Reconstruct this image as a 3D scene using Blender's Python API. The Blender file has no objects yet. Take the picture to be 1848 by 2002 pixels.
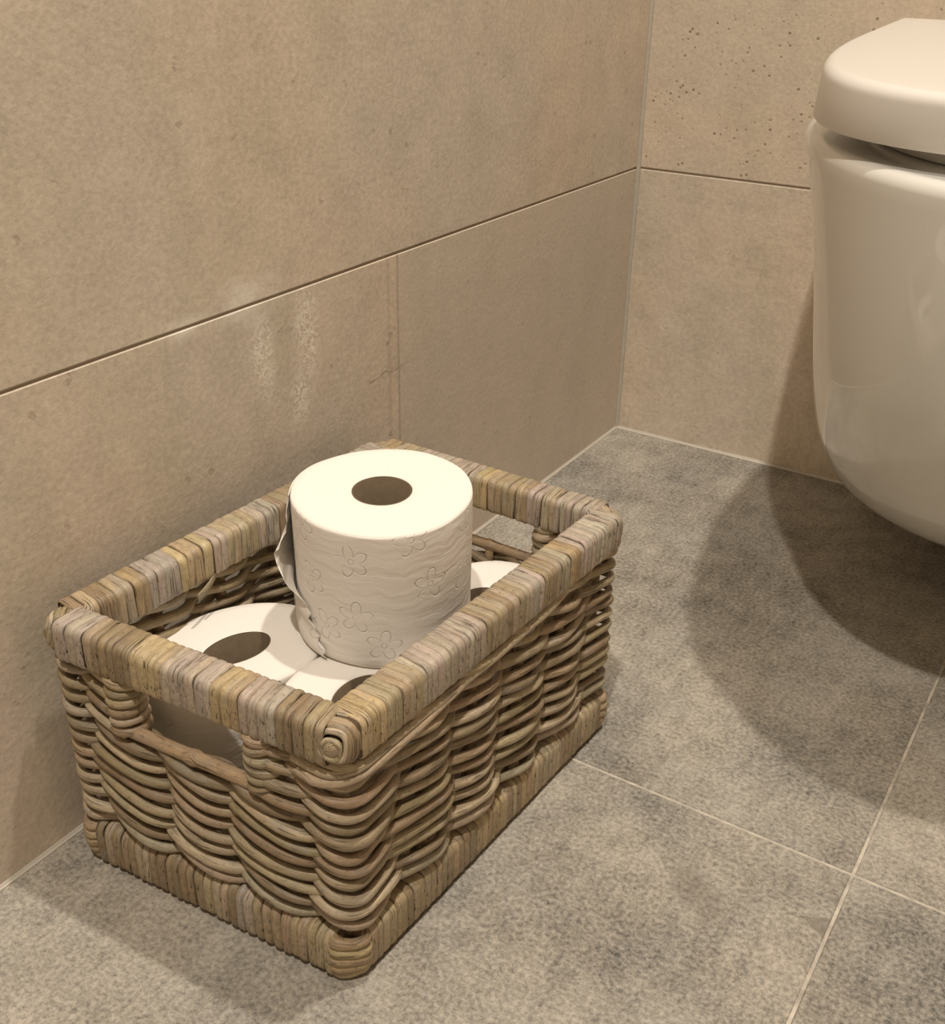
import bpy, math, random
import numpy as np
from mathutils import Matrix, Vector

random.seed(11)
RNG = np.random.default_rng(11)
scene = bpy.context.scene
COL = scene.collection
PI = math.pi

# ------------------------------------------------------------------ camera
cam_data = bpy.data.cameras.new('camera')
cam = bpy.data.objects.new('camera', cam_data)
COL.objects.link(cam)
cam.matrix_world = (Matrix.Translation((0.4933, -1.10985, 0.51632))
                    @ Matrix.Rotation(0.55815, 4, 'Z') @ Matrix.Rotation(1.08542, 4, 'X')
                    @ Matrix.Rotation(0.01764, 4, 'Z'))
cam_data.sensor_fit = 'HORIZONTAL'
cam_data.sensor_width = 36.0
cam_data.lens = 2138.7 * 36.0 / 1848.0
cam_data.clip_start = 0.01
scene.camera = cam

# ------------------------------------------------------------------ world, lamps, exposure
world = bpy.data.worlds.new('world')
scene.world = world
world.use_nodes = True
world.node_tree.nodes['Background'].inputs['Color'].default_value = (1.0, 0.93, 0.82, 1)
world.node_tree.nodes['Background'].inputs['Strength'].default_value = 0.05

def downlight(name, loc, watts, size=1.9, radius=0.03, blend=0.9):
    l = bpy.data.lights.new(name, 'SPOT')
    l.energy = watts
    l.color = (1.0, 0.925, 0.82)
    l.spot_size = size
    l.spot_blend = blend
    l.shadow_soft_size = radius
    o = bpy.data.objects.new(name, l)
    o.location = loc
    COL.objects.link(o)
    return o

downlight('ceiling_downlight', (0.47, -0.32, 2.36), 97)
downlight('ceiling_downlight', (0.53, -1.50, 2.36), 120)

scene.view_settings.view_transform = 'Standard'
scene.view_settings.look = 'None'
scene.view_settings.gamma = 1.0
scene.view_settings.use_curve_mapping = False
scene.view_settings.exposure = 0.0

# ------------------------------------------------------------------ object helpers
def tag(o, label=None, cat=None, group=None, kind=None):
    if label: o['label'] = label
    if cat: o['category'] = cat
    if group: o['group'] = group
    if kind: o['kind'] = kind
    return o

def empty(name, loc):
    o = bpy.data.objects.new(name, None)
    o.empty_display_size = 0.02
    o.location = loc
    COL.objects.link(o)
    return o

def mesh(name, verts, faces, mat, parent=None, uv=None, smooth=True, loc=None, color=None):
    me = bpy.data.meshes.new(name)
    me.from_pydata([tuple(map(float, v)) for v in verts], [], [tuple(int(i) for i in f) for f in faces])
    if uv is not None:
        lay = me.uv_layers.new(name='UVMap')
        idx = np.empty(len(me.loops), dtype=np.int32)
        me.loops.foreach_get('vertex_index', idx)
        lay.data.foreach_set('uv', np.asarray(uv, dtype=np.float32)[idx].ravel())
    if smooth:
        me.polygons.foreach_set('use_smooth', [True] * len(me.polygons))
    me.update()
    if mat is not None:
        me.materials.append(mat)
    o = bpy.data.objects.new(name, me)
    COL.objects.link(o)
    if parent is not None:
        o.parent = parent
    if loc is not None:
        o.location = loc
    if color is not None:
        o.color = (*color, 1.0)
    return o

def chamfer_box(x0, x1, y0, y1, z0, z1, c):
    """box with chamfered edges (24 vertices)"""
    V, F = [], []
    xs, ys, zs = (x0, x1), (y0, y1), (z0, z1)
    sg = (1, -1)
    ids = {}
    for i in (0, 1):
        for j in (0, 1):
            for k in (0, 1):
                for a in range(3):
                    p = [xs[i] + sg[i] * c, ys[j] + sg[j] * c, zs[k] + sg[k] * c]
                    p[a] = (xs[i], ys[j], zs[k])[a]
                    ids[(i, j, k, a)] = len(V)
                    V.append(p)
    for a in range(3):
        b, d = [q for q in range(3) if q != a]
        for s in (0, 1):
            f = []
            for (m, n) in ((0, 0), (1, 0), (1, 1), (0, 1)):
                key = [0, 0, 0]; key[a] = s; key[b] = m; key[d] = n
                f.append(ids[(*key, a)])
            F.append(f)
    for a in range(3):            # edges along axis a
        b, d = [q for q in range(3) if q != a]
        for m in (0, 1):
            for n in (0, 1):
                k0 = [0, 0, 0]; k0[b] = m; k0[d] = n
                k1 = list(k0); k1[a] = 1
                F.append([ids[(*k0, b)], ids[(*k1, b)], ids[(*k1, d)], ids[(*k0, d)]])
    for i in (0, 1):
        for j in (0, 1):
            for k in (0, 1):
                F.append([ids[(i, j, k, 0)], ids[(i, j, k, 1)], ids[(i, j, k, 2)]])
    me = bpy.data.meshes.new('tmp')
    me.from_pydata(V, [], F)
    import bmesh
    bm = bmesh.new(); bm.from_mesh(me)
    bmesh.ops.recalc_face_normals(bm, faces=bm.faces)
    bm.to_mesh(me); bm.free()
    V = [tuple(v.co) for v in me.vertices]; F = [tuple(p.vertices) for p in me.polygons]
    bpy.data.meshes.remove(me)
    return V, F

def tube(pts, rad, n=8, closed=False, caps=True, flat=1.0):
    """round strand along a poly-line; uv in cm: u around, v along"""
    P = np.asarray(pts, float); m = len(P)
    rad = np.broadcast_to(np.asarray(rad, float), (m,))
    if closed:
        T = np.roll(P, -1, 0) - np.roll(P, 1, 0)
    else:
        T = np.gradient(P, axis=0)
    T /= np.linalg.norm(T, axis=1)[:, None] + 1e-12
    up = np.array([0, 0, 1.0])
    V, UV = [], []
    d = np.r_[0, np.cumsum(np.linalg.norm(np.diff(P, axis=0), axis=1))]
    prev = None
    for i in range(m):
        t = T[i]
        if abs(t[2]) > 0.9:
            ref = np.array([1.0, 0.2, 0]) if prev is None else prev
        else:
            ref = up
        a = np.cross(ref, t); a /= np.linalg.norm(a) + 1e-12
        b = np.cross(t, a)
        prev = ref
        for k in range(n):
            th = 2 * PI * k / n
            V.append(P[i] + rad[i] * (a * math.cos(th) * flat + b * math.sin(th)))
            UV.append((2 * PI * rad[i] * k / n * 100, d[i] * 100))
    F = []
    rng = range(m) if closed else range(m - 1)
    for i in rng:
        j = (i + 1) % m
        for k in range(n):
            l = (k + 1) % n
            F.append((i * n + k, i * n + l, j * n + l, j * n + k))
    if caps and not closed:
        F.append(tuple(range(n - 1, -1, -1)))
        F.append(tuple((m - 1) * n + k for k in range(n)))
    return V, F, UV

# ------------------------------------------------------------------ materials
def new_mat(name):
    m = bpy.data.materials.new(name)
    m.use_nodes = True
    nt = m.node_tree
    b = nt.nodes['Principled BSDF']
    return m, nt, b

class N:
    """tiny node-building helper"""
    def __init__(self, nt): self.nt = nt
    def node(self, t, **kw):
        n = self.nt.nodes.new(t)
        for k, v in kw.items(): setattr(n, k, v)
        return n
    def link(self, a, b): self.nt.links.new(a, b)
    def put(self, sock, v):
        if isinstance(v, bpy.types.NodeSocket): self.link(v, sock)
        else: sock.default_value = v
    def math(self, op, a, b=None, c=None, clamp=False):
        n = self.node('ShaderNodeMath', operation=op, use_clamp=clamp)
        for i, v in enumerate((a, b, c)):
            if v is not None: self.put(n.inputs[i], v)
        return n.outputs[0]
    def vmath(self, op, a, b=None):
        n = self.node('ShaderNodeVectorMath', operation=op)
        self.put(n.inputs[0], a)
        if b is not None: self.put(n.inputs[1], b)
        return n.outputs['Value'] if op in ('LENGTH', 'DISTANCE', 'DOT_PRODUCT') else n.outputs[0]
    def noise(self, vec, scale, detail=4, rough=0.55, dist=0.0):
        n = self.node('ShaderNodeTexNoise')
        self.link(vec, n.inputs['Vector'])
        n.inputs['Scale'].default_value = scale
        n.inputs['Detail'].default_value = detail
        n.inputs['Roughness'].default_value = rough
        n.inputs['Distortion'].default_value = dist
        return n.outputs['Fac']
    def ramp(self, f, lo, hi, a=0.0, b=1.0):
        n = self.node('ShaderNodeMapRange', interpolation_type='SMOOTHSTEP')
        self.put(n.inputs['Value'], f)
        n.inputs['From Min'].default_value = lo
        n.inputs['From Max'].default_value = hi
        n.inputs['To Min'].default_value = a
        n.inputs['To Max'].default_value = b
        return n.outputs[0]
    def mix(self, f, a, b, mode='MIX'):
        n = self.node('ShaderNodeMix', data_type='RGBA', blend_type=mode)
        self.put(n.inputs[0], f)
        for s, v in ((6, a), (7, b)):
            if isinstance(v, tuple) and len(v) == 3: v = (*v, 1)
            self.put(n.inputs[s], v)
        return n.outputs[2]
    def bump(self, h, strength, dist=0.001, normal=None):
        n = self.node('ShaderNodeBump')
        self.link(h, n.inputs['Height'])
        n.inputs['Strength'].default_value = strength
        n.inputs['Distance'].default_value = dist
        if normal is not None: self.link(normal, n.inputs['Normal'])
        return n.outputs[0]
    def scale(self, vec, s):
        n = self.node('ShaderNodeMapping')
        self.link(vec, n.inputs['Vector'])
        n.inputs['Scale'].default_value = s
        return n.outputs[0]
    def pos(self): return self.node('ShaderNodeNewGeometry').outputs['Position']
    def sep(self, v):
        n = self.node('ShaderNodeSeparateXYZ'); self.link(v, n.inputs[0]); return n.outputs
    def comb(self, x, y, z):
        n = self.node('ShaderNodeCombineXYZ')
        for i, v in enumerate((x, y, z)): self.put(n.inputs[i], v)
        return n.outputs[0]

def mat_wall(name, left):
    m, nt, b = new_mat(name)
    n = N(nt)
    P = n.pos()
    inf = n.node('ShaderNodeObjectInfo').outputs['Random']
    off = n.comb(n.math('MULTIPLY', inf, 7.0), n.math('MULTIPLY', inf, 13.0), n.math('MULTIPLY', inf, 5.0))
    Q = n.vmath('ADD', P, off)
    big = n.noise(Q, 4.5, 3, 0.5)
    tall = n.noise(n.scale(Q, (9, 9, 1.6)), 2.2, 4, 0.6)         # vertical cloudy streaks of the concrete print
    mid = n.noise(Q, 28, 5, 0.65)
    fine = n.noise(Q, 260, 3, 0.6)
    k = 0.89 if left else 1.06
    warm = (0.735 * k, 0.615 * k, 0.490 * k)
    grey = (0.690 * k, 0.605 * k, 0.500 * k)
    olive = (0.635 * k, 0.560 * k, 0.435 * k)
    c = n.mix(n.ramp(big, 0.36, 0.64), warm, grey)
    c = n.mix(n.ramp(tall, 0.45, 0.72, 0.0, 0.75), c, olive)
    # cloudy tone and fine grain
    tone = n.math('ADD', n.math('MULTIPLY', mid, 0.40), 0.80)
    tone = n.math('ADD', tone, n.math('MULTIPLY', n.math('SUBTRACT', fine, 0.5), 0.5))
    c = n.mix(1.0, c, n.comb(tone, tone, tone), 'MULTIPLY')
    # pores
    vor = n.node('ShaderNodeTexVoronoi'); n.link(Q, vor.inputs['Vector'])
    vor.inputs['Scale'].default_value = 150 if not left else 70
    pore = n.ramp(vor.outputs['Distance'], 0.14, 0.27, 1.0, 0.0)
    sparse = n.ramp(n.noise(Q, 34, 3, 0.7), 0.46 if not left else 0.58, 0.62, 0.0, 0.75 if not left else 0.3)
    pore = n.math('MULTIPLY', pore, sparse)
    sx = n.sep(P)
    if not left:      # the upper tile is the pitted one
        pore = n.math('MULTIPLY', pore, n.ramp(sx[2], 0.299, 0.301, 0.25, 1.0))
    c = n.mix(pore, c, (0.25, 0.20, 0.14))
    blot = n.ramp(n.noise(Q, 60, 4, 0.75), 0.60, 0.78, 0.0, 0.35)
    c = n.mix(blot, c, (0.42, 0.33, 0.235))
    if left:
        # pale limescale bloom around the joint
        def blob(y, z, ry, rz):
            dy = n.math('DIVIDE', n.math('SUBTRACT', sx[1], y), ry)
            dz = n.math('DIVIDE', n.math('SUBTRACT', sx[2], z), rz)
            r = n.math('SQRT', n.math('ADD', n.math('MULTIPLY', dy, dy), n.math('MULTIPLY', dz, dz)))
            return n.ramp(r, 0.2, 1.0, 1.0, 0.0)
        ves = n.noise(P, 150, 3, 0.7, 1.2)
        web = n.ramp(n.math('ABSOLUTE', n.math('SUBTRACT', ves, 0.5)), 0.0, 0.07, 1.0, 0.0)
        up = n.math('MULTIPLY', n.math('MAXIMUM', blob(-0.60, 0.305, 0.045, 0.022), blob(-0.655, 0.300, 0.03, 0.010)), n.ramp(n.noise(P, 40, 4, 0.7), 0.35, 0.6, 0.25, 0.8))
        dn = n.math('MAXIMUM', blob(-0.545, 0.265, 0.020, 0.052), blob(-0.590, 0.262, 0.016, 0.045))
        dn = n.math('MAXIMUM', dn, blob(-0.556, 0.222, 0.016, 0.03))
        dn = n.math('MULTIPLY', dn, web)
        c = n.mix(n.math('MULTIPLY', up, 0.8), c, (0.90, 0.85, 0.76))
        c = n.mix(n.math('MULTIPLY', dn, 0.9), c, (0.95, 0.90, 0.80))
        # printed board seam of the lower tile and a hair crack
        wob = n.math('MULTIPLY', n.math('SUBTRACT', n.noise(P, 9, 2), 0.5), 0.004)
        low = n.ramp(sx[2], 0.2985, 0.2995, 1.0, 0.0)
        s1 = n.ramp(n.math('ABSOLUTE', n.math('ADD', n.math('ADD', sx[1], 0.4355), wob)), 0.0004, 0.0022, 0.42, 0.0)
        s2 = n.ramp(n.math('ABSOLUTE', n.math('ADD', n.math('ADD', sx[1], 0.448), wob)), 0.0005, 0.0035, 0.16, 0.0)
        zc = n.math('ADD', n.math('SUBTRACT', sx[2], 0.207), n.math('MULTIPLY', n.math('SUBTRACT', n.noise(P, 60, 3), 0.5), 0.016))
        crk = n.math('MULTIPLY', n.ramp(n.math('ABSOLUTE', zc), 0.0002, 0.0011, 0.5, 0.0), n.ramp(n.math('ABSOLUTE', n.math('ADD', sx[1], 0.449)), 0.02, 0.035, 1.0, 0.0))
        seam = n.math('MULTIPLY', n.math('MAXIMUM', n.math('MAXIMUM', s1, s2), crk), low)
        c = n.mix(seam, c, (0.17, 0.135, 0.09))
        half = n.math('MULTIPLY', n.ramp(n.math('ADD', sx[1], wob), -0.437, -0.434, 0.0, 0.5), low)
        c = n.mix(half, c, (0.60, 0.525, 0.43))
    n.link(c, b.inputs['Base Color'])
    b.inputs['Roughness'].default_value = 0.62
    b.inputs['Specular IOR Level'].default_value = 0.35
    h = n.math('ADD', n.math('MULTIPLY', fine, 0.5), n.math('MULTIPLY', n.noise(Q, 120, 3, 0.6), 0.8))
    h = n.math('SUBTRACT', h, n.math('MULTIPLY', pore, 1.0))
    n.link(n.bump(h, 0.35, 0.0012), b.inputs['Normal'])
    return m

def mat_floor():
    m, nt, b = new_mat('floor_stone')
    n = N(nt)
    P = n.pos()
    inf = n.node('ShaderNodeObjectInfo').outputs['Random']
    off = n.comb(n.math('MULTIPLY', inf, 9.0), n.math('MULTIPLY', inf, 17.0), 0.0)
    Q = n.vmath('ADD', P, off)
    big = n.noise(Q, 6, 4, 0.6)
    streak = n.noise(n.scale(Q, (70, 14, 20)), 1.6, 5, 0.7)
    mid = n.noise(Q, 42, 6, 0.72)
    fine = n.noise(Q, 330, 4, 0.7)
    tone = n.math('ADD', n.math('MULTIPLY', n.ramp(big, 0.33, 0.67), 0.34), 0.62)
    tone = n.math('ADD', tone, n.math('MULTIPLY', n.math('SUBTRACT', mid, 0.5), 0.9))
    tone = n.math('ADD', tone, n.math('MULTIPLY', n.math('SUBTRACT', streak, 0.5), 0.55))
    tone = n.math('ADD', tone, n.math('MULTIPLY', n.math('SUBTRACT', fine, 0.5), 2.1))
    tone = n.math('MINIMUM', n.math('MAXIMUM', tone, 0.2), 1.25)
    c = n.mix(1.0, n.mix(n.ramp(n.noise(Q, 9, 3), 0.4, 0.62), (0.400, 0.360, 0.300), (0.378, 0.348, 0.298)), n.comb(tone, tone, tone), 'MULTIPLY')
    speck = n.ramp(n.noise(Q, 480, 2, 0.5), 0.66, 0.74, 0.0, 0.6)
    c = n.mix(speck, c, (0.10, 0.085, 0.065))
    white = n.math('MULTIPLY', n.ramp(n.noise(Q, 150, 4, 0.8), 0.66, 0.74, 0.0, 0.55), n.ramp(n.noise(Q, 14, 2), 0.5, 0.62))
    c = n.mix(white, c, (0.50, 0.46, 0.39))
    # dark worn chip at the tile edge and a smudge in the middle of the tile
    s = n.sep(P)
    def spot(x, y, rx, ry, rot, jag, edge):
        ca, sa = math.cos(rot), math.sin(rot)
        dx = n.math('SUBTRACT', s[0], x); dy = n.math('SUBTRACT', s[1], y)
        u = n.math('DIVIDE', n.math('ADD', n.math('MULTIPLY', dx, ca), n.math('MULTIPLY', dy, sa)), rx)
        v = n.math('DIVIDE', n.math('SUBTRACT', n.math('MULTIPLY', dy, ca), n.math('MULTIPLY', dx, sa)), ry)
        r = n.math('SQRT', n.math('ADD', n.math('MULTIPLY', u, u), n.math('MULTIPLY', v, v)))
        r = n.math('ADD', r, n.math('MULTIPLY', n.math('SUBTRACT', n.noise(P, 120, 3), 0.5), jag))
        return n.ramp(r, 1.0 - edge, 1.0 + edge, 1.0, 0.0)
    wedge = n.math('SUBTRACT', n.math('ABSOLUTE', n.math('ADD', n.math('ADD', s[1], 0.6065), n.math('MULTIPLY', n.math('SUBTRACT', n.noise(P, 160, 3), 0.5), 0.006))), n.math('MULTIPLY', n.math('SUBTRACT', s[0], 0.4145), 0.50))
    chip = n.math('MULTIPLY', n.ramp(wedge, -0.0004, 0.0004, 1.0, 0.0), n.math('MULTIPLY', n.ramp(s[0], 0.4145, 0.4155), n.ramp(s[0], 0.4322, 0.4324, 1.0, 0.0)))
    c = n.mix(n.math('MULTIPLY', chip, 0.6), c, (0.17, 0.145, 0.115))
    c = n.mix(n.math('MULTIPLY', spot(0.357, -0.624, 0.024, 0.012, -0.6, 0.9, 0.5), 0.35), c, (0.17, 0.145, 0.115))
    n.link(c, b.inputs['Base Color'])
    b.inputs['Roughness'].default_value = 0.6
    b.inputs['Specular IOR Level'].default_value = 0.35
    h = n.math('ADD', n.math('MULTIPLY', mid, 1.2), n.math('MULTIPLY', fine, 0.6))
    h = n.math('ADD', h, n.math('MULTIPLY', streak, 0.5))
    n.link(n.bump(h, 0.4, 0.0014), b.inputs['Normal'])
    return m

def mat_plain(name, col, rough=0.7, noise=0.12, scale=120, bump=0.2):
    m, nt, b = new_mat(name)
    n = N(nt)
    P = n.node('ShaderNodeTexCoord').outputs['Object']
    f = n.noise(P, scale, 4, 0.6)
    t = n.math('ADD', n.math('MULTIPLY', n.math('SUBTRACT', f, 0.5), noise * 2), 1.0)
    n.link(n.mix(1.0, col, n.comb(t, t, t), 'MULTIPLY'), b.inputs['Base Color'])
    b.inputs['Roughness'].default_value = rough
    if bump: n.link(n.bump(f, bump, 0.001), b.inputs['Normal'])
    return m

def mat_rattan(name, flat):
    """object colour sets the tone of each strand; fibres run along the v axis of the uv map"""
    m, nt, b = new_mat(name)
    n = N(nt)
    uv = n.node('ShaderNodeUVMap', uv_map='UVMap').outputs[0]
    info = n.node('ShaderNodeObjectInfo')
    off = n.comb(n.math('MULTIPLY', info.outputs['Random'], 37.0), n.math('MULTIPLY', info.outputs['Random'], 91.0), 0.0)
    Q = n.vmath('ADD', uv, off)
    fib = n.noise(n.scale(Q, (16 if flat else 11, 0.55, 1)), 1.0, 4, 0.65)
    blot = n.noise(n.scale(Q, (1.4, 0.8, 1)), 1.0, 4, 0.6)
    crack = n.noise(n.scale(Q, (10 if flat else 6, 0.35, 1)), 1.0, 2, 0.5)
    c = info.outputs['Color']
    t = n.math('ADD', n.math('MULTIPLY', n.math('SUBTRACT', fib, 0.5), 1.5 if flat else 1.3), 1.0)
    t = n.math('ADD', t, n.math('MULTIPLY', n.math('SUBTRACT', blot, 0.5), 0.55))
    c = n.mix(1.0, c, n.comb(t, t, t), 'MULTIPLY')
    grey = n.ramp(n.noise(n.scale(Q, (0.9, 0.6, 1)), 1.0, 3), 0.5, 0.68, 0.0, 0.4)
    c = n.mix(grey, c, (0.33, 0.285, 0.24))
    dk = n.ramp(crack, 0.615, 0.665, 0.0, 0.85 if flat else 0.6)
    c = n.mix(dk, c, (0.045, 0.028, 0.014))
    fleck = n.ramp(n.noise(n.scale(Q, (5, 3, 1)), 1.0, 4, 0.75), 0.54, 0.68, 0.0, 0.55)
    c = n.mix(fleck, c, (0.10, 0.065, 0.035))
    n.link(c, b.inputs['Base Color'])
    b.inputs['Roughness'].default_value = 0.42
    b.inputs['Specular IOR Level'].default_value = 0.45
    h = n.math('SUBTRACT', fib, n.math('MULTIPLY', dk, 0.8))
    n.link(n.bump(h, 0.45, 0.0008), b.inputs['Normal'])
    return m

def mat_paper():
    m, nt, b = new_mat('tissue_paper')
    n = N(nt)
    uv = n.node('ShaderNodeUVMap', uv_map='UVMap').outputs[0]      # cm: u around, v up
    P = n.node('ShaderNodeTexCoord').outputs['Object']
    info = n.node('ShaderNodeObjectInfo').outputs['Random']
    f = n.noise(P, 420, 3, 0.6)
    t = n.math('ADD', n.math('MULTIPLY', n.math('SUBTRACT', f, 0.5), 0.05), 0.98)
    n.link(n.mix(1.0, (0.875, 0.825, 0.76), n.comb(t, t, t), 'MULTIPLY'), b.inputs['Base Color'])
    b.inputs['Roughness'].default_value = 0.95
    b.inputs['Specular IOR Level'].default_value = 0.1
    # embossed blossoms
    vec = n.vmath('ADD', uv, n.comb(n.math('MULTIPLY', info, 20.0), 0.0, 0.0))
    warp = n.node('ShaderNodeTexNoise'); n.link(n.scale(vec, (0.5, 0.5, 1)), warp.inputs['Vector']); warp.inputs['Scale'].default_value = 1.0
    vor = n.node('ShaderNodeTexVoronoi', voronoi_dimensions='2D'); n.link(vec, vor.inputs['Vector'])
    vor.inputs['Scale'].default_value = 0.29
    vor.inputs['Randomness'].default_value = 0.75
    d = n.vmath('SUBTRACT', vec, vor.outputs['Position'])
    ds = n.sep(d)
    r = n.math('SQRT', n.math('ADD', n.math('MULTIPLY', ds[0], ds[0]), n.math('MULTIPLY', ds[1], ds[1])))
    ang = n.math('ADD', n.math('ARCTAN2', ds[1], ds[0]), n.math('MULTIPLY', n.sep(vor.outputs['Color'])[0], 6.0))
    pet = n.math('ADD', n.math('MULTIPLY', n.math('ABSOLUTE', n.math('COSINE', n.math('MULTIPLY', ang, 2.5))), 0.68), 0.38)
    ring = n.ramp(n.math('ABSOLUTE', n.math('SUBTRACT', r, pet)), 0.0, 0.085, 1.0, 0.0)
    core = n.ramp(n.math('ABSOLUTE', n.math('SUBTRACT', r, 0.17)), 0.0, 0.05, 0.7, 0.0)
    fl = n.math('MAXIMUM', ring, core)
    fl = n.math('MULTIPLY', fl, n.ramp(n.noise(n.scale(vec, (0.6, 0.6, 1)), 1.0, 2), 0.38, 0.55))
    # soft pulled creases around the roll
    cr = n.noise(n.vmath('ADD', n.scale(vec, (0.16, 1.1, 1)), n.comb(0.0, n.math('MULTIPLY', warp.outputs['Fac'], 1.6), 0.0)), 1.3, 2, 0.5)
    h = n.math('ADD', n.math('MULTIPLY', fl, -1.0), n.math('MULTIPLY', cr, 0.9))
    h = n.math('ADD', h, n.math('MULTIPLY', f, 0.12))
    # only the wound outer face is embossed, not the end of the roll
    side = n.ramp(n.math('ABSOLUTE', n.sep(n.node('ShaderNodeTexCoord').outputs['Normal'])[2]), 0.3, 0.6, 1.0, 0.05)
    h = n.math('MULTIPLY', h, side)
    n.link(n.bump(h, 0.55, 0.0016), b.inputs['Normal'])
    return m

def mat_ceramic(name, col, rough, coat):
    m, nt, b = new_mat(name)
    n = N(nt)
    P = n.node('ShaderNodeTexCoord').outputs['Object']
    f = n.noise(P, 6, 2, 0.5)
    t = n.math('ADD', n.math('MULTIPLY', f, 0.03), 0.985)
    n.link(n.mix(1.0, col, n.comb(t, t, t), 'MULTIPLY'), b.inputs['Base Color'])
    b.inputs['Roughness'].default_value = rough
    b.inputs['Coat Weight'].default_value = coat
    b.inputs['Coat Roughness'].default_value = 0.04
    return m

M = dict(
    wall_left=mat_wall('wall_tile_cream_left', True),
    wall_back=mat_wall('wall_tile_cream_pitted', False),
    floor=mat_floor(),
    grout_wall=mat_plain('wall_grout', (0.36, 0.30, 0.23), 0.9),
    grout_floor=mat_plain('floor_grout', (0.50, 0.45, 0.375), 0.9, 0.9, 70, 0.5),
    silicone=mat_plain('silicone_seal', (0.56, 0.51, 0.43), 0.5, 0.12, 90, 0.25),
    plaster=mat_plain('white_plaster', (0.62, 0.59, 0.54), 0.9),
    paint=mat_plain('pale_wall_paint', (0.50, 0.44, 0.36), 0.9),
    rattan=mat_rattan('rattan_round', False),
    binding=mat_rattan('rattan_binding', True),
    dark=mat_plain('shadowed_cane', (0.12, 0.08, 0.045), 0.8, 0.3, 300, 0.3),
    paper=mat_paper(),
    card=mat_plain('brown_cardboard', (0.13, 0.092, 0.054), 0.9, 0.25, 160, 0.3),
    ceramic=mat_ceramic('white_ceramic', (0.76, 0.74, 0.69), 0.25, 1.0),
    plastic=mat_ceramic('white_seat_plastic', (0.74, 0.71, 0.66), 0.32, 0.25),
)

# ------------------------------------------------------------------ the room
RX, RY, RZ = 1.30, -2.40, 2.40       # room reaches x 0..RX, y RY..0, z 0..RZ

def slab(name, x0, x1, y0, y1, z0, z1, mat, parent=None):
    V, F = chamfer_box(x0, x1, y0, y1, z0, z1, 0.0002)
    return mesh(name, V, F, mat, parent, smooth=False)

G = 0.0013            # how far the joints lie back
floor = tag(slab('floor', -0.1, RX + 0.1, RY - 0.1, 0.1, -0.10, -0.0007, M['grout_floor']), 'grey stone-look tiled bathroom floor', kind='structure')
wall_left = tag(slab('wall_left', -0.12, -G, RY - 0.1, 0.1, 0.0, RZ, M['grout_wall']), 'cream stone-look tiled wall behind the basket', kind='structure')
wall_back = tag(slab('wall_back', -G, RX + 0.1, G, 0.12, 0.0, RZ, M['grout_wall']), 'cream pitted tiled wall behind the toilet', kind='structure')
tag(slab('wall_right', RX, RX + 0.1, RY, 0.0, 0.0, RZ, M['paint']), 'plain wall on the far side of the toilet', kind='structure')
tag(slab('wall_front', 0.0, RX, RY - 0.1, RY, 0.0, RZ, M['paint']), 'plain wall opposite the toilet', kind='structure')
tag(slab('ceiling', -0.1, RX + 0.1, RY - 0.1, 0.1, RZ, RZ + 0.08, M['plaster']), 'white plaster ceiling', kind='structure')

def tile(parent, box, mat, c=0.0009):
    x0, x1, y0, y1, z0, z1 = box
    cx, cy, cz = (x0 + x1) / 2, (y0 + y1) / 2, (z0 + z1) / 2
    V, F = chamfer_box(x0 - cx, x1 - cx, y0 - cy, y1 - cy, z0 - cz, z1 - cz, c)
    return mesh('tile', V, F, mat, parent, smooth=False, loc=(cx, cy, cz))

j = 0.0008
rows = [(0.0002, 0.30), (0.30, 0.90), (0.90, 1.50), (1.50, 2.10), (2.10, 2.40)]
for (z0, z1) in rows:
    for (y0, y1) in ((-1.2, 0.0), (-2.4, -1.2)):
        tile(wall_left, (-0.009, 0.0, y0 + j, y1 - 0.0008 if y1 == 0 else y1 - j, z0 + j, z1 - j), M['wall_left'])
    for (x0, x1) in ((0.0, 1.2), (1.2, 1.3)):
        tile(wall_back, (x0 + (0.0008 if x0 == 0 else j), x1 - j, 0.0, 0.009, z0 + j, z1 - j), M['wall_back'])
jf = 0.0010
xs = [0.0, 0.433, 1.033, RX]
ys = [0.0, -0.556, -1.156, -1.756, RY]
for i in range(3):
    for k in range(4):
        tile(floor, (xs[i] + jf, xs[i + 1] - jf, ys[k + 1] + jf, ys[k] - jf, -0.012, 0.0), M['floor'], 0.0007)

def bead(name, axis, a, b, r, label):
    """concave silicone bead along an inner edge of the room"""
    prof = [(0, 0)] + [(r - r * 0.86 * math.sin(t), r - r * 0.86 * math.cos(t)) for t in np.linspace(0, PI / 2, 6)]
    prof[1] = (r, 0); prof[-1] = (0, r)
    V, F = [], []
    m = 40
    for i in range(m + 1):
        s = a + (b - a) * i / m
        w = 1 + 0.12 * math.sin(i * 1.7) + 0.08 * math.sin(i * 4.1)
        for (p, q) in prof:
            p *= w; q *= w
            V.append({'y': (p, s, q), 'x': (s, -p, q), 'z': (p, -q, s)}[axis])
    n = len(prof)
    for i in range(m):
        for k in range(n):
            l = (k + 1) % n
            F.append((i * n + k, i * n + l, (i + 1) * n + l, (i + 1) * n + k))
    return tag(mesh(name, V, F, M['silicone']), label, kind='structure')
bead('trim_1', 'y', RY, 0.0, 0.0024, 'pale silicone seal between left wall and floor')
bead('trim_2', 'x', 0.0, RX, 0.0026, 'pale silicone seal between back wall and floor')
bead('trim_3', 'z', 0.0, RZ, 0.0032, 'grey silicone seal in the vertical corner of the walls')

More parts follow.
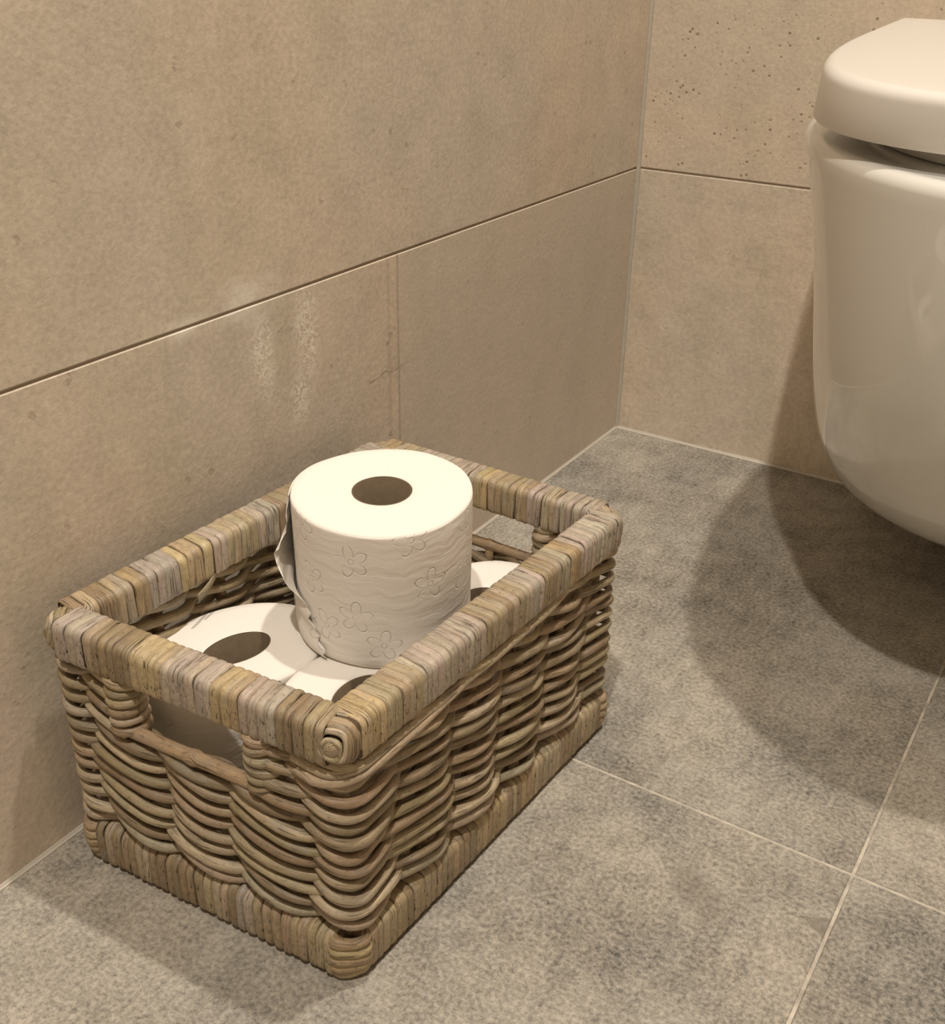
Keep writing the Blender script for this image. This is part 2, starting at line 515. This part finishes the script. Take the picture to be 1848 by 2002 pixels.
# ------------------------------------------------------------------ the toilet
def d_outline(xc, hw, yf, n, ybf, m=30, y_rear=0.0, rear_r=0.0):
    """closed-front D: from the rear on the left, round the front, to the rear on the right"""
    yb = -yf * ybf
    pts = [(xc - hw, y) for y in np.linspace(y_rear, yb, 7)[:-1]]
    for th in np.linspace(0, PI, 2 * m + 1):
        c, s = math.cos(th), math.sin(th)
        pts.append((xc - hw * math.copysign(abs(c) ** (2 / n), c), yb - (yf + yb) * s ** (2 / n)))
    pts += [(xc + hw, y) for y in np.linspace(yb, y_rear, 7)[1:]]
    return np.array(pts)

def pchip(xk, yk, x):
    xk, yk = np.asarray(xk, float), np.asarray(yk, float)
    h = np.diff(xk); dl = np.diff(yk) / h
    d = np.zeros(len(xk))
    for i in range(1, len(xk) - 1):
        if dl[i - 1] * dl[i] > 0:
            w1, w2 = 2 * h[i] + h[i - 1], h[i] + 2 * h[i - 1]
            d[i] = (w1 + w2) / (w1 / dl[i - 1] + w2 / dl[i])
    d[0], d[-1] = dl[0], dl[-1]
    i = np.clip(np.searchsorted(xk, x) - 1, 0, len(h) - 1)
    t = (x - xk[i]) / h[i]
    return ((2 * t**3 - 3 * t**2 + 1) * yk[i] + (t**3 - 2 * t**2 + t) * h[i] * d[i]
            + (-2 * t**3 + 3 * t**2) * yk[i + 1] + (t**3 - t**2) * h[i] * d[i + 1])

def loft(rings):
    V = [p for r in rings for p in r]
    n = len(rings[0]); F = []
    for i in range(len(rings) - 1):
        for k in range(n):
            l = (k + 1) % n
            F.append((i * n + k, i * n + l, (i + 1) * n + l, (i + 1) * n + k))
    F.append(tuple(range(n - 1, -1, -1)))
    F.append(tuple((len(rings) - 1) * n + k for k in range(n)))
    return V, F

XC = 0.435
toilet = tag(empty('toilet', (XC, 0.0, 0.0)), 'white wall-hung toilet with closed lid, seen at the right edge', 'toilet')
zk = [0.068, 0.0685, 0.078, 0.095, 0.13, 0.19, 0.27, 0.36, 0.390]
hk = [0.075, 0.080, 0.115, 0.148, 0.168, 0.175, 0.181, 0.1975, 0.2065]
fk = [0.175, 0.180, 0.213, 0.266, 0.340, 0.400, 0.440, 0.456, 0.459]
rings = []
zs = np.r_[np.linspace(0.068, 0.10, 14), np.linspace(0.105, 0.390, 40)]
for z in zs:
    o = d_outline(0.0, pchip(zk, hk, z), pchip(zk, fk, z), 2.0, 0.25)
    rings.append([(x, y, z) for x, y in o])
for a in np.linspace(0.2, PI / 2, 7):          # rolled rim edge
    o = d_outline(0.0, 0.2065 - 0.009 * (1 - math.cos(a)), 0.459 - 0.009 * (1 - math.cos(a)), 2.0, 0.25)
    rings.append([(x, y, 0.390 + 0.009 * math.sin(a)) for x, y in o])
V, F = loft(rings)
mesh('bowl', V, F, M['ceramic'], toilet)
# seat ring under the lid, set back so a dark gap shows
rings = []
for (ins, z) in ((0.032, 0.3992), (0.028, 0.4005), (0.028, 0.4065), (0.031, 0.4078)):
    o = d_outline(0.0, 0.1885 - ins, 0.438 - ins, 2.3, 0.25, y_rear=-0.06)
    rings.append([(x, y, z) for x, y in o])
V, F = loft(rings)
mesh('seat', V, F, M['plastic'], toilet)
# lid: thick, rounded top edge, rising towards the hinges
def lid_top(y): return 0.4415 + 0.021 * (1.0 + y / 0.43)
rings = []
prof = [(0.004, 0.0), (0.0012, 0.0006), (0.0, 0.002)]
R = 0.0075
for (ins, dz) in prof:
    o = d_outline(0.0, 0.1848 - ins, 0.4295 - ins, 2.95, 0.30, y_rear=-0.046 - ins)
    rings.append([(x, y, 0.4100 + dz) for x, y in o])
for a in np.linspace(0, PI / 2, 9):
    ins = R * (1 - math.cos(a)) + 0.0020
    o = d_outline(0.0, 0.1848 - ins, 0.4295 - ins, 2.95, 0.30, y_rear=-0.046 - ins)
    rings.append([(x, y, lid_top(y) - R + R * math.sin(a)) for x, y in o])
for s in (0.9, 0.6, 0.3, 0.05):                # softly domed top
    base = rings[-1] if s == 0.9 else None
    o = d_outline(0.0, (0.1848 - R - 0.0020) * s, 0.4295 - R - 0.0020, 2.95, 0.30, y_rear=-0.046 - R - 0.0020)
    cy = -0.24
    rings.append([(x, cy + (y - cy) * s, lid_top(cy + (y - cy) * s) + 0.0022 * (1 - s * s)) for x, y in o])
V, F = loft(rings)
mesh('lid', V, F, M['plastic'], toilet)
for sx in (-1, 1):                             # hinge posts at the back of the lid
    V, F, UV = tube([(sx * 0.077, -0.035, 0.399), (sx * 0.077, -0.035, 0.43)], 0.011, 16)
    mesh('hinge', V, F, M['plastic'], toilet)

# ------------------------------------------------------------------ the basket
cL, cF, cR, cB = (np.array(c) for c in ((0.016, -0.810), (0.227, -0.796), (0.241, -0.503), (0.029, -0.499)))
W, LEN = 0.212, 0.300
BO = np.array([0.128, -0.652, 0.0])
def bw(a, b, z):
    """basket plane (a: along the short side, b: along the long side) to basket-local coordinates"""
    u, v = a / W, b / LEN
    p = cL * (1 - u) * (1 - v) + cF * u * (1 - v) + cR * u * v + cB * (1 - u) * v
    return np.array([p[0], p[1], z]) - BO

basket = tag(empty('wicker_basket', tuple(BO)), 'rectangular brown rattan basket with bound rim and handle openings on the floor', 'basket')

TAN = [(0.38, 0.295, 0.185), (0.42, 0.335, 0.215), (0.34, 0.26, 0.16), (0.41, 0.335, 0.235), (0.30, 0.225, 0.135), (0.45, 0.365, 0.245)]
GREYISH = [(0.44, 0.37, 0.295), (0.47, 0.395, 0.315), (0.41, 0.345, 0.28)]
GOLD = [(0.47, 0.36, 0.205), (0.49, 0.38, 0.225), (0.40, 0.295, 0.165)]
def jitter(c, k=0.10):
    s = 1 + random.uniform(-k, k)
    return tuple(min(0.9, max(0.02, x * s * (1 + random.uniform(-0.04, 0.04)))) for x in c)

# ---- wall of the basket: perimeter, stakes and paired weavers
INS = 0.0098; RC = 0.011
stk_short = [0.0, 0.27, 0.50, 0.725, 1.0]
x_short = [0.135, 0.385, 0.61, 0.85]
stk_long = [0.0, 0.25, 0.417, 0.583, 0.75, 1.0]
x_long = [0.155, 0.333, 0.50, 0.667, 0.845]
def side_knots(st, xs_): return [(f, k) for k, f in enumerate(st)] + [(f, k + 0.5) for k, f in enumerate(xs_)]
KN = []     # (perimeter position, stake phase)
per = [W, LEN, W, LEN]; base_s, base_t = 0.0, 0
for q in range(4):
    st, xx = (stk_short, x_short) if q % 2 == 0 else (stk_long, x_long)
    if q >= 2:
        st = [1 - f for f in reversed(st)]; xx = [1 - f for f in reversed(xx)]
    KN += [(base_s + f * per[q], base_t + t) for f, t in sorted(side_knots(st, xx))]
    base_s += per[q]; base_t += len(st) - 1
KN = sorted(set(KN))
KS, KT = np.array([k[0] for k in KN]), np.array([k[1] for k in KN])
PERIM, NST = base_s, base_t

def perim_point(s, off):
    """point and offset on the rounded rectangle, off is outward"""
    s = s % PERIM
    ins = INS - off
    q = 0
    while s >= per[q] - 1e-9 and q < 3:
        s -= per[q]; q += 1
    lx, ly = W, LEN
    corners = [(0, 0), (lx, 0), (lx, ly), (0, ly)]
    d = [(1, 0), (0, 1), (-1, 0), (0, -1)][q]
    nrm = [(0, -1), (1, 0), (0, 1), (-1, 0)][q]
    L_ = per[q]
    c = corners[q]
    px, py = c[0] + d[0] * s, c[1] + d[1] * s
    r = INS + RC       # corner zone measured from the outer corner
    def clampc(x, lo, hi): return min(max(x, lo), hi)
    qx, qy = clampc(px, r, lx - r), clampc(py, r, ly - r)
    if s < r or s > L_ - r:
        # angle round the corner centre
        vx, vy = px - qx, py - qy
        h = math.hypot(vx, vy)
        rad = r - ins
        return qx + vx / h * rad, qy + vy / h * rad
    return px - nrm[0] * ins, py - nrm[1] * ins

A = 0.0060
def weaver_path(z0, strand, s0, s1, closed, wob, ds=0.0042):
    n = max(8, int((s1 - s0) / ds))
    S_ = np.linspace(s0, s1, n, endpoint=not closed)
    ph = RNG.uniform(0, 6.28, 6)
    P = []
    for s in S_:
        t = np.interp(s % PERIM, KS, KT) + 0.07 * math.sin(2 * PI * 9 * s / PERIM + ph[5]) + 0.04 * math.sin(2 * PI * 4 * s / PERIM + ph[3])
        c = math.cos(PI * (t - strand))
        off = A * math.copysign(min(1.0, abs(c) ** 0.72 * 1.04), c)
        zz = z0 - 0.0036 * math.sin(PI * (t - strand))
        w = 2 * PI * s / PERIM
        zz += wob * (math.sin(2 * w + ph[0]) + 0.7 * math.sin(5 * w + ph[1]) + 0.5 * math.sin(11 * w + ph[2]))
        off += 0.0005 * math.sin(7 * w + ph[3]) + 0.0004 * math.sin(13 * w + ph[4])
        a, b = perim_point(s, off)
        P.append(bw(a, b, zz))
    return np.array(P)

def strand_obj(P, r, closed=False, col=None, name='weaver', par=None, n=8):
    m = len(P)
    rr = r * (1 + 0.10 * np.sin(np.arange(m) * 0.11 + random.uniform(0, 6)) + 0.04 * np.sin(np.arange(m) * 0.53))
    V, F, UV = tube(P, rr, n, closed)
    return mesh(name, V, F, M['rattan'], par or basket, uv=UV, color=col or jitter(random.choice(TAN), 0.14))

Z_LOW, Z_HOLE, Z_TOP = 0.0405, 0.1165, 0.1505
n_low = 8
for i in range(n_low):
    z0 = Z_LOW + (Z_HOLE - 0.0060 - Z_LOW) * i / (n_low - 1)
    for st in (0, 1):
        strand_obj(weaver_path(z0 + random.uniform(-0.0007, 0.0007), st, 0, PERIM, True, 0.0005), random.uniform(0.0028, 0.0034), True)
# upper rows stop at the handle openings of the two short sides
s_hole = [(0.27 * W, 0.725 * W), (W + LEN + (1 - 0.725) * W, W + LEN + (1 - 0.27) * W)]
n_up = 4
for i in range(n_up):
    z0 = Z_HOLE + 0.0018 + (Z_TOP - Z_HOLE - 0.0018) * i / (n_up - 1)
    for (a0, a1) in ((s_hole[0][1], s_hole[1][0]), (s_hole[1][1], PERIM + s_hole[0][0])):
        for st in (0, 1):
            strand_obj(weaver_path(z0 + random.uniform(-0.0006, 0.0006), st, a0 - 0.003, a1 + 0.003, False, 0.0005), random.uniform(0.0027, 0.0033))
# thicker weavers running round outside just under the rim at the near corner
for (z0, e0, z1, o) in ((0.1465, 0.80, 0.1515, 0.0062), (0.1395, 0.42, 0.1500, 0.0066)):
    s_a, s_b = W * 0.80, W + LEN * e0
    P = []
    for s in np.linspace(s_a, s_b, 60):
        f = (s - s_a) / (s_b - s_a)
        a, b = perim_point(s, o - 0.0035 * max(0, f - 0.85) / 0.15 - 0.006 * max(0, 0.12 - f) / 0.12)
        P.append(bw(a, b, z0 + (z1 - z0) * f + 0.0012 * math.sin(f * 7)))
    strand_obj(np.array(P), 0.0032, col=jitter((0.48, 0.39, 0.26), 0.05))

# upright stakes
for k, t in enumerate(range(NST)):
    s = float(np.interp(t, KT, KS))
    corner = min(abs(s - c) for c in (0, W, W + LEN, 2 * W + LEN, PERIM)) < 1e-4
    a, b = perim_point(s, -0.0065 if corner else 0.0)
    on_short = (s < W) or (W + LEN < s < 2 * W + LEN)
    cut = on_short and not corner and abs((s % (W + LEN)) / W - 0.5) < 0.05
    top = Z_HOLE if cut else 0.158
    P = [bw(a, b, z) for z in np.linspace(0.006, top, 14)]
    r = 0.0062 if corner else 0.0034
    strand_obj(np.array(P), r, name='stake', col=jitter((0.30, 0.21, 0.12), 0.15))
    if on_short and not corner and not cut:      # bound edge of the handle opening
        nw = 6
        for i in range(nw):
            zc = Z_HOLE + 0.004 + (0.153 - Z_HOLE - 0.004) * i / (nw - 1)
            ra, rb = random.uniform(0.0074, 0.0090), random.uniform(0.0078, 0.0088)
            sl = random.uniform(-0.0016, 0.0016)
            Q = []
            for th in np.linspace(0, 2 * PI, 18, endpoint=False):
                Q.append(bw(a + ra * math.cos(th), b + rb * math.sin(th), zc + sl * math.cos(th)))
            strand_obj(np.array(Q), random.uniform(0.0028, 0.0034), True, name='upright_binding')

# rods closing the lower edge of the openings
for (sa, sb) in s_hole:
    P, rr = [], []
    for s in np.linspace(sa + 0.004, sb + 0.004, 30):
        a, b = perim_point(s, 0.0035)
        P.append(bw(a, b, Z_HOLE + 0.0022))
    x = np.linspace(0, 1, 30)
    r = 0.0040 + 0.0011 * np.exp(-((x - 0.47) / 0.03) ** 2) + 0.0009 * np.exp(-((x - 0.98) / 0.03) ** 2)
    V, F, UV = tube(P, r, 10)
    mesh('opening_rod', V, F, M['rattan'], basket, uv=UV, color=(0.42, 0.30, 0.185))

# ---- bound bars: rim and bottom rail
def section(hx, hz, r, n=5):
    pts, nrm = [], []
    for (sx, sz, a0) in ((1, 1, 0), (-1, 1, PI / 2), (-1, -1, PI), (1, -1, 3 * PI / 2)):
        for a in np.linspace(a0, a0 + PI / 2, n):
            pts.append((sx * (hx - r) + r * math.cos(a), sz * (hz - r) + r * math.sin(a)))
            nrm.append((math.cos(a), math.sin(a)))
    return np.array(pts), np.array(nrm)

def wrap_mesh(centre, e, nrm, hx, hz, r, w, bulge, slant, tz=0.0, n=5):
    """one binding strip round a bar: e along the bar, nrm sideways"""
    sec, sn = section(hx, hz, r, n)
    prof = [(-0.5, -0.0009), (-0.45, 0.0), (-0.2, bulge), (0.2, bulge), (0.45, 0.0), (0.5, -0.0009)]
    arc = np.r_[0, np.cumsum(np.linalg.norm(np.diff(np.vstack([sec, sec[:1]]), axis=0), axis=1))]
    up = np.array([0, 0, 1.0])
    V, UV, F = [], [], []
    m, k = len(sec), len(prof)
    for i in range(m):
        sl = slant * sec[i][0] / hx + tz * sec[i][1] / hz
        for (t, h) in prof:
            p = sec[i] + sn[i] * h
            V.append(centre + e * (t * w + sl) + nrm * p[0] + up * p[1])
            UV.append((t * w * 100, arc[i] * 100))
    for i in range(m):
        i2 = (i + 1) % m
        for q in range(k - 1):
            F.append((i * k + q, i2 * k + q, i2 * k + q + 1, i * k + q + 1))
    return V, F, UV

def bound_bar(name, p0, p1, hx, hz, r, zc, wmin, wmax, bulge, c0, c1, palette_run, slant=0.0012, dark=0.0011, wraps=True, label=None):
    P0, P1 = np.array(p0), np.array(p1)
    L_ = np.linalg.norm(P1 - P0); e = (P1 - P0) / L_
    nrm = np.array([e[1], -e[0], 0.0])
    # dark cane core inside the binding
    sec, sn = section(hx - dark, hz - dark, max(0.001, r - dark * 0.5), 4)
    V, F = [], []
    for s in (0.0, L_):
        for q in sec:
            V.append(P0 + e * s + nrm * q[0] + np.array([0, 0, q[1]]))
    m = len(sec)
    for i in range(m):
        l = (i + 1) % m
        F.append((i, l, m + l, m + i))
    F.append(tuple(range(m))[::-1]); F.append(tuple(range(m, 2 * m)))
    bar = mesh(name, V, F, M['dark'], basket)
    if label: bar['label'] = label
    s = c0; run = 0; pal = TAN; tint = None
    while s < L_ - c1 and wraps:
        w = random.uniform(wmin, wmax)
        if run <= 0:
            run = random.randint(2, 6)
            pal = random.choices([TAN, GREYISH, GOLD], palette_run)[0]
            tint = random.choice(pal)
            jog = random.uniform(-slant, slant)
        run -= 1
        col = jitter(tint if random.random() < 0.75 else random.choice(pal), 0.09)
        Vw, Fw, UVw = wrap_mesh(P0 + e * (s + w / 2), e, nrm, hx * random.uniform(0.985, 1.02), hz * random.uniform(0.985, 1.02), r,
                                w * random.uniform(0.97, 1.05), bulge * random.uniform(0.6, 1.2), jog + random.uniform(-0.0004, 0.0004), random.uniform(-0.0006, 0.0006))
        mesh('binding_wrap', Vw, Fw, M['binding'], bar, uv=UVw, color=col)
        s += w * random.uniform(0.97, 1.04)
    return bar

HX, HZ = 0.0112, 0.0128
ZR = 0.180 - HZ
def rp(a, b, z=ZR): return bw(a, b, z)
# front, right, back, left
bar_front = bound_bar('rim_bar', rp(0.015, HX), rp(W - 0.018, HX), HX, HZ, 0.0048, ZR, 0.0044, 0.0070, 0.0005, 0.002, 0.001, (4, 5, 3))
bar_right = bound_bar('rim_bar', rp(W - HX, 0.014), rp(W - HX, LEN - 0.016), HX, HZ, 0.0048, ZR, 0.0036, 0.0066, 0.0004, 0.002, 0.001, (4, 5, 2))
bar_back = bound_bar('rim_bar', rp(W - 0.017, LEN - HX), rp(0.017, LEN - HX), HX, HZ, 0.0048, ZR, 0.0042, 0.0064, 0.0005, 0.001, 0.001, (5, 4, 2))
bar_left = bound_bar('rim_bar', rp(HX, LEN - 0.016), rp(HX, 0.018), HX, HZ, 0.0048, ZR, 0.0050, 0.0080, 0.0004, 0.001, 0.001, (4, 3, 4))

# rounded, spirally bound corners of the rim: strips laid one inside the other over a rounded end
def corner_knob(a, b, da, db, tilt, par, hx=HX, hz=HZ, zc=ZR, pal=None, reach=0.0105, edges=(-1.0, -0.35, 0.10, 0.48, 0.82, 1.10, 1.33)):
    c = rp(a, b, zc)
    d = bw(a + da * 0.01, b + db * 0.01, zc) - c
    d /= np.linalg.norm(d)
    d = np.array([d[0], d[1], tilt]); d /= np.linalg.norm(d)
    side = np.cross(d, [0, 0, 1.0]); side /= np.linalg.norm(side)
    up = np.cross(side, d)
    def surf(f, th, lift):
        cx = math.copysign(abs(math.cos(th)) ** 0.72, math.cos(th)); cz = math.copysign(abs(math.sin(th)) ** 0.72, math.sin(th))
        g = max(f, 0.0)
        sc = math.cos(g) ** 0.8
        dep = -0.004 + (reach + 0.004) * math.sin(g) + min(f, 0.0) * 0.010
        p = c + d * dep + side * cx * hx * sc + up * cz * hz * sc
        nv = d * math.sin(g) + (side * cx + up * cz) * math.cos(g)
        return p + nv / np.linalg.norm(nv) * lift
    cs = [(0.0, -0.0008), (0.10, 0.0002), (0.35, 0.0007), (0.65, 0.0007), (0.90, 0.0002), (1.0, -0.0008)]
    m = 36
    for q in range(len(edges) - 1):
        f0, f1 = edges[q], edges[q + 1]
        tw, ph = random.uniform(0.05, 0.12), random.uniform(0, 6.28)
        V, UV, F = [], [], []
        for k in range(m):
            th = 2 * PI * k / m
            off = tw * math.sin(th + ph) * (0.3 if q == 0 else 0.45 if q == len(edges) - 2 else 1.0)
            for (t, h) in cs:
                f = min(1.5, f0 + (f1 - f0) * t + off)
                V.append(surf(f, th, h + 0.0004 * math.sin(3 * th + ph)))
                UV.append((t * 0.5, k * 0.25))
        n5 = len(cs)
        for k in range(m):
            l = (k + 1) % m
            for z in range(n5 - 1):
                F.append((k * n5 + z, k * n5 + z + 1, l * n5 + z + 1, l * n5 + z))
        mesh('corner_wrap', V, F, M['binding'], par, uv=UV, color=jitter(random.choice(pal or TAN), 0.1))
    V, F, UV = tube([c + d * (reach - 0.007), c + d * (reach - 0.0008), c + d * (reach + 0.0004)], [0.0058, 0.0050, 0.0022], 14)
    mesh('corner_nub', V, F, M['binding'], par, uv=UV, color=(0.47, 0.37, 0.23))

corner_knob(W - HX, 0.0105, 0.30, -1.0, 0.12, bar_right)
corner_knob(0.0125, 0.0125, -0.8, -0.6, 0.12, bar_front, pal=GOLD + TAN)
corner_knob(W - 0.0125, LEN - 0.0125, 0.75, 0.75, 0.05, bar_right, pal=GREYISH + TAN)
corner_knob(0.0125, LEN - 0.0125, -0.6, 0.8, 0.05, bar_back)

# loose binding end and a scrap of paper caught under the left rim
V, F, UV = tube([rp(0.021, 0.112, 0.1550), rp(0.0235, 0.105, 0.1528), rp(0.0255, 0.098, 0.1515), rp(0.027, 0.092, 0.1510)], [0.0026, 0.0028, 0.0028, 0.0024], 8, flat=0.3)
mesh('loose_binding_end', V, F, M['binding'], bar_left, uv=UV, color=(0.34, 0.28, 0.18))

# bottom rail
BX, BZ = 0.0080, 0.0158
ZB = 0.0012 + BZ
BI = 0.0105
rail = []
rail.append(bound_bar('bottom_rail', bw(0.014, BI, ZB), bw(W - 0.014, BI, ZB), BX, BZ, 0.0065, ZB, 0.0048, 0.0072, 0.0011, 0.004, 0.006, (6, 1, 2), slant=0.0006))
rail.append(bound_bar('bottom_rail', bw(W - BI, 0.014, ZB), bw(W - BI, LEN - 0.014, ZB), BX, BZ, 0.0060, ZB, 0.0042, 0.0066, 0.0004, 0.005, 0.002, (7, 1, 2), slant=0.0006))
rail.append(bound_bar('bottom_rail', bw(W - 0.010, LEN - BI, ZB), bw(0.010, LEN - BI, ZB), BX, BZ, 0.006, ZB, 0.006, 0.007, 0.0006, 0.0, 0.0, (5, 2, 2), wraps=False))
rail.append(bound_bar('bottom_rail', bw(BI, LEN - 0.010, ZB), bw(BI, 0.010, ZB), BX, BZ, 0.006, ZB, 0.006, 0.007, 0.0006, 0.0, 0.0, (5, 2, 2), wraps=False))
# horizontally bound bottom corners
for (s_c, par) in ((W, rail[1]), (0.0, rail[0]), (W + LEN, rail[1])):
    for i in range(5):
        zc = 0.0050 + i * 0.0058
        P = []
        bulge = 0.0022 - 0.0030 * ((i - 2.6) / 2.6) ** 2
        for s in np.linspace(s_c - 0.019, s_c + 0.019, 22):
            f = (s - s_c) / 0.019
            a, b = perim_point(s, 0.0058 + bulge - 0.005 * max(0, abs(f) - 0.7) / 0.3)
            P.append(bw(a, b, zc + 0.0006 * math.sin(f * 3 + i)))
        V, F, UV = tube(P, 0.0036, 8)
        mesh('corner_wrap', V, F, M['rattan'], par, uv=UV, color=jitter((0.40, 0.30, 0.18), 0.12))

# bottom boards of the basket, resting on the rail
nb = 9
for i in range(nb):
    b0 = 0.016 + (LEN - 0.032) * i / nb
    b1 = 0.016 + (LEN - 0.032) * (i + 1) / nb - 0.002
    V = []
    for z in (0.0240, 0.0300):
        for (a, b) in ((0.014, b0), (W - 0.014, b0), (W - 0.014, b1), (0.014, b1)):
            V.append(bw(a, b, z))
    F = [(3, 2, 1, 0), (4, 5, 6, 7), (0, 1, 5, 4), (1, 2, 6, 5), (2, 3, 7, 6), (3, 0, 4, 7)]
    UV = [(v[1] * 100, v[0] * 100) for v in V]
    mesh('base_slat', V, F, M['rattan'], basket, uv=UV, smooth=False, color=jitter((0.28, 0.2, 0.12), 0.1))

# ------------------------------------------------------------------ toilet rolls
def roll(name, loc, label, rx, ry, h, ix, iy, rot, tilt=None, group='toilet rolls in the basket', sag=0.0, seed=0):
    r_ = random.Random(seed)
    root = tag(empty(name, loc), label, 'toilet roll', group)
    m = 96
    ph = [r_.uniform(0, 6.28) for _ in range(5)]
    # profile: (blend 0=core 1=outside, height)
    prof = [(0.0, 0.0), (0.5, 0.0), (0.965, 0.0), (0.992, 0.0012), (1.0, 0.0040)]
    prof += [(1.0, h * f) for f in np.linspace(0.12, 0.88, 9)]
    prof += [(1.0, h - 0.0030), (0.994, h - 0.0010), (0.97, h), (0.8, h), (0.5, h), (0.2, h - 0.0002), (0.03, h - 0.0004), (0.0, h - 0.0010)]
    V, UV, F = [], [], []
    cr, sr = math.cos(rot), math.sin(rot)
    for (f, z) in prof:
        for k in range(m):
            th = 2 * PI * k / m + 2.1
            R_ = 1 + 0.004 * math.sin(3 * th + ph[0]) + 0.003 * math.sin(5 * th + ph[1]) + 0.0025 * f * math.sin(9 * th + ph[2] + z * 60)
            x = ((ix + (rx - ix) * f)) * math.cos(th) * R_
            y = ((iy + (ry - iy) * f)) * math.sin(th) * R_
            zz = z
            if z > h * 0.97:
                zz = z + 0.0006 * math.sin(2 * th + ph[3]) * f + 0.0003 * math.sin(f * 40 + ph[4])
            V.append((x * cr - y * sr, x * sr + y * cr, zz))
            UV.append((th * (rx + ry) / 2 * 100, z * 100 + (1 - f) * 3))
    n = len(prof)
    for i in range(n):
        i2 = (i + 1) % n
        if i == n - 1: continue
        for k in range(m):
            l = (k + 1) % m
            F.append((i * m + k, i * m + l, i2 * m + l, i2 * m + k))
    mesh('paper', V, F, M['paper'], root, uv=UV)
    # cardboard core: thin tube
    V, F = [], []
    t = 0.0009
    loop = [(0.0002, 0.0006), (0.0002, h - 0.0012), (t, h - 0.0012), (t, 0.0006)]
    for (d, z) in loop:
        for k in range(48):
            th = 2 * PI * k / 48
            x, y = (ix - d) * math.cos(th), (iy - d) * math.sin(th)
            V.append((x * cr - y * sr, x * sr + y * cr, z))
    for i in range(4):
        i2 = (i + 1) % 4
        for k in range(48):
            l = (k + 1) % 48
            F.append((i * 48 + k, i2 * 48 + k, i2 * 48 + l, i * 48 + l))
    mesh('cardboard_core', V, F, M['card'], root)
    if tilt: root.rotation_euler = tilt
    return root

def loose_sheet(root, R_, h, a_on, a_off, lift, z_peak, z_w, seed, z0=0.001, z1=None):
    """last sheet of the roll, attached at a_on and coming away towards a_off, with a torn edge"""
    r_ = random.Random(seed)
    z1 = z1 or h - 0.0015
    nz, na = 40, 26
    V, UV, F = [], [], []
    ph = [r_.uniform(0, 6.28) for _ in range(4)]
    for i in range(nz):
        z = z0 + (z1 - z0) * i / (nz - 1)
        end = a_off(z) + 0.035 * math.sin(z * 900 + ph[0]) + 0.025 * math.sin(z * 2300 + ph[1]) + r_.uniform(-0.015, 0.015)
        for k in range(na):
            t = k / (na - 1)
            th = a_on + (end - a_on) * t
            up = math.exp(-((z - z_peak) / z_w) ** 2)
            rr = R_ - 0.0003 + 0.0009 * min(1, t * 4) + (lift * up + 0.0008) * t ** 2.6 + 0.0009 * t * math.sin(z * 330 + ph[2] + 4 * t) * (0.3 + 0.7 * t)
            V.append((rr * math.cos(th), rr * math.sin(th), z))
            UV.append((th * R_ * 100 + 3.3, z * 100))
    for i in range(nz - 1):
        for k in range(na - 1):
            F.append((i * na + k, i * na + k + 1, (i + 1) * na + k + 1, (i + 1) * na + k))
    o = mesh('loose_sheet', V, F, M['paper'], root, uv=UV)
    sol = o.modifiers.new('thickness', 'SOLIDIFY'); sol.thickness = 0.0003; sol.offset = 0.0
    return o

ZBASE = 0.0302
roll('toilet_roll', (0.0795, -0.7170, ZBASE), 'toilet roll lying under the rim at the near left corner, its oval hole showing', 0.0450, 0.0600, 0.0985, 0.0145, 0.0225, -0.30, seed=1)
roll('toilet_roll', (0.1715, -0.7110, ZBASE), 'toilet roll at the near right corner, its hole half hidden by the rim', 0.0450, 0.0600, 0.0985, 0.0150, 0.0215, -0.02, seed=2)
roll('toilet_roll', (0.0835, -0.5930, ZBASE), 'toilet roll at the far left, mostly hidden behind the top roll', 0.0445, 0.0580, 0.0975, 0.0150, 0.0205, 0.05, seed=3)
roll('toilet_roll', (0.1760, -0.5900, ZBASE), 'toilet roll at the far right corner beside the top roll, hole half hidden', 0.0440, 0.0580, 0.0985, 0.0160, 0.0200, 0.0, seed=4)

# the roll on top leans a little towards the near corner
tl = 0.040
top = roll('toilet_roll', (0.1370, -0.6420, 0.1300), 'toilet roll standing upright on top of the four others, sheet end coming loose', 0.0540, 0.0545, 0.0925, 0.0180, 0.0182, 0.0,
           tilt=(tl * 0.80, tl * 0.6, 0.0), seed=5)
top.location.z += 0.0016
loose_sheet(top, 0.0545, 0.0925, math.radians(-196), lambda z: math.radians(float(np.interp(z, [0.0, 0.03, 0.05, 0.07, 0.092], [-92, -106, -122, -133, -143]))), 0.0110, 0.054, 0.015, 4)
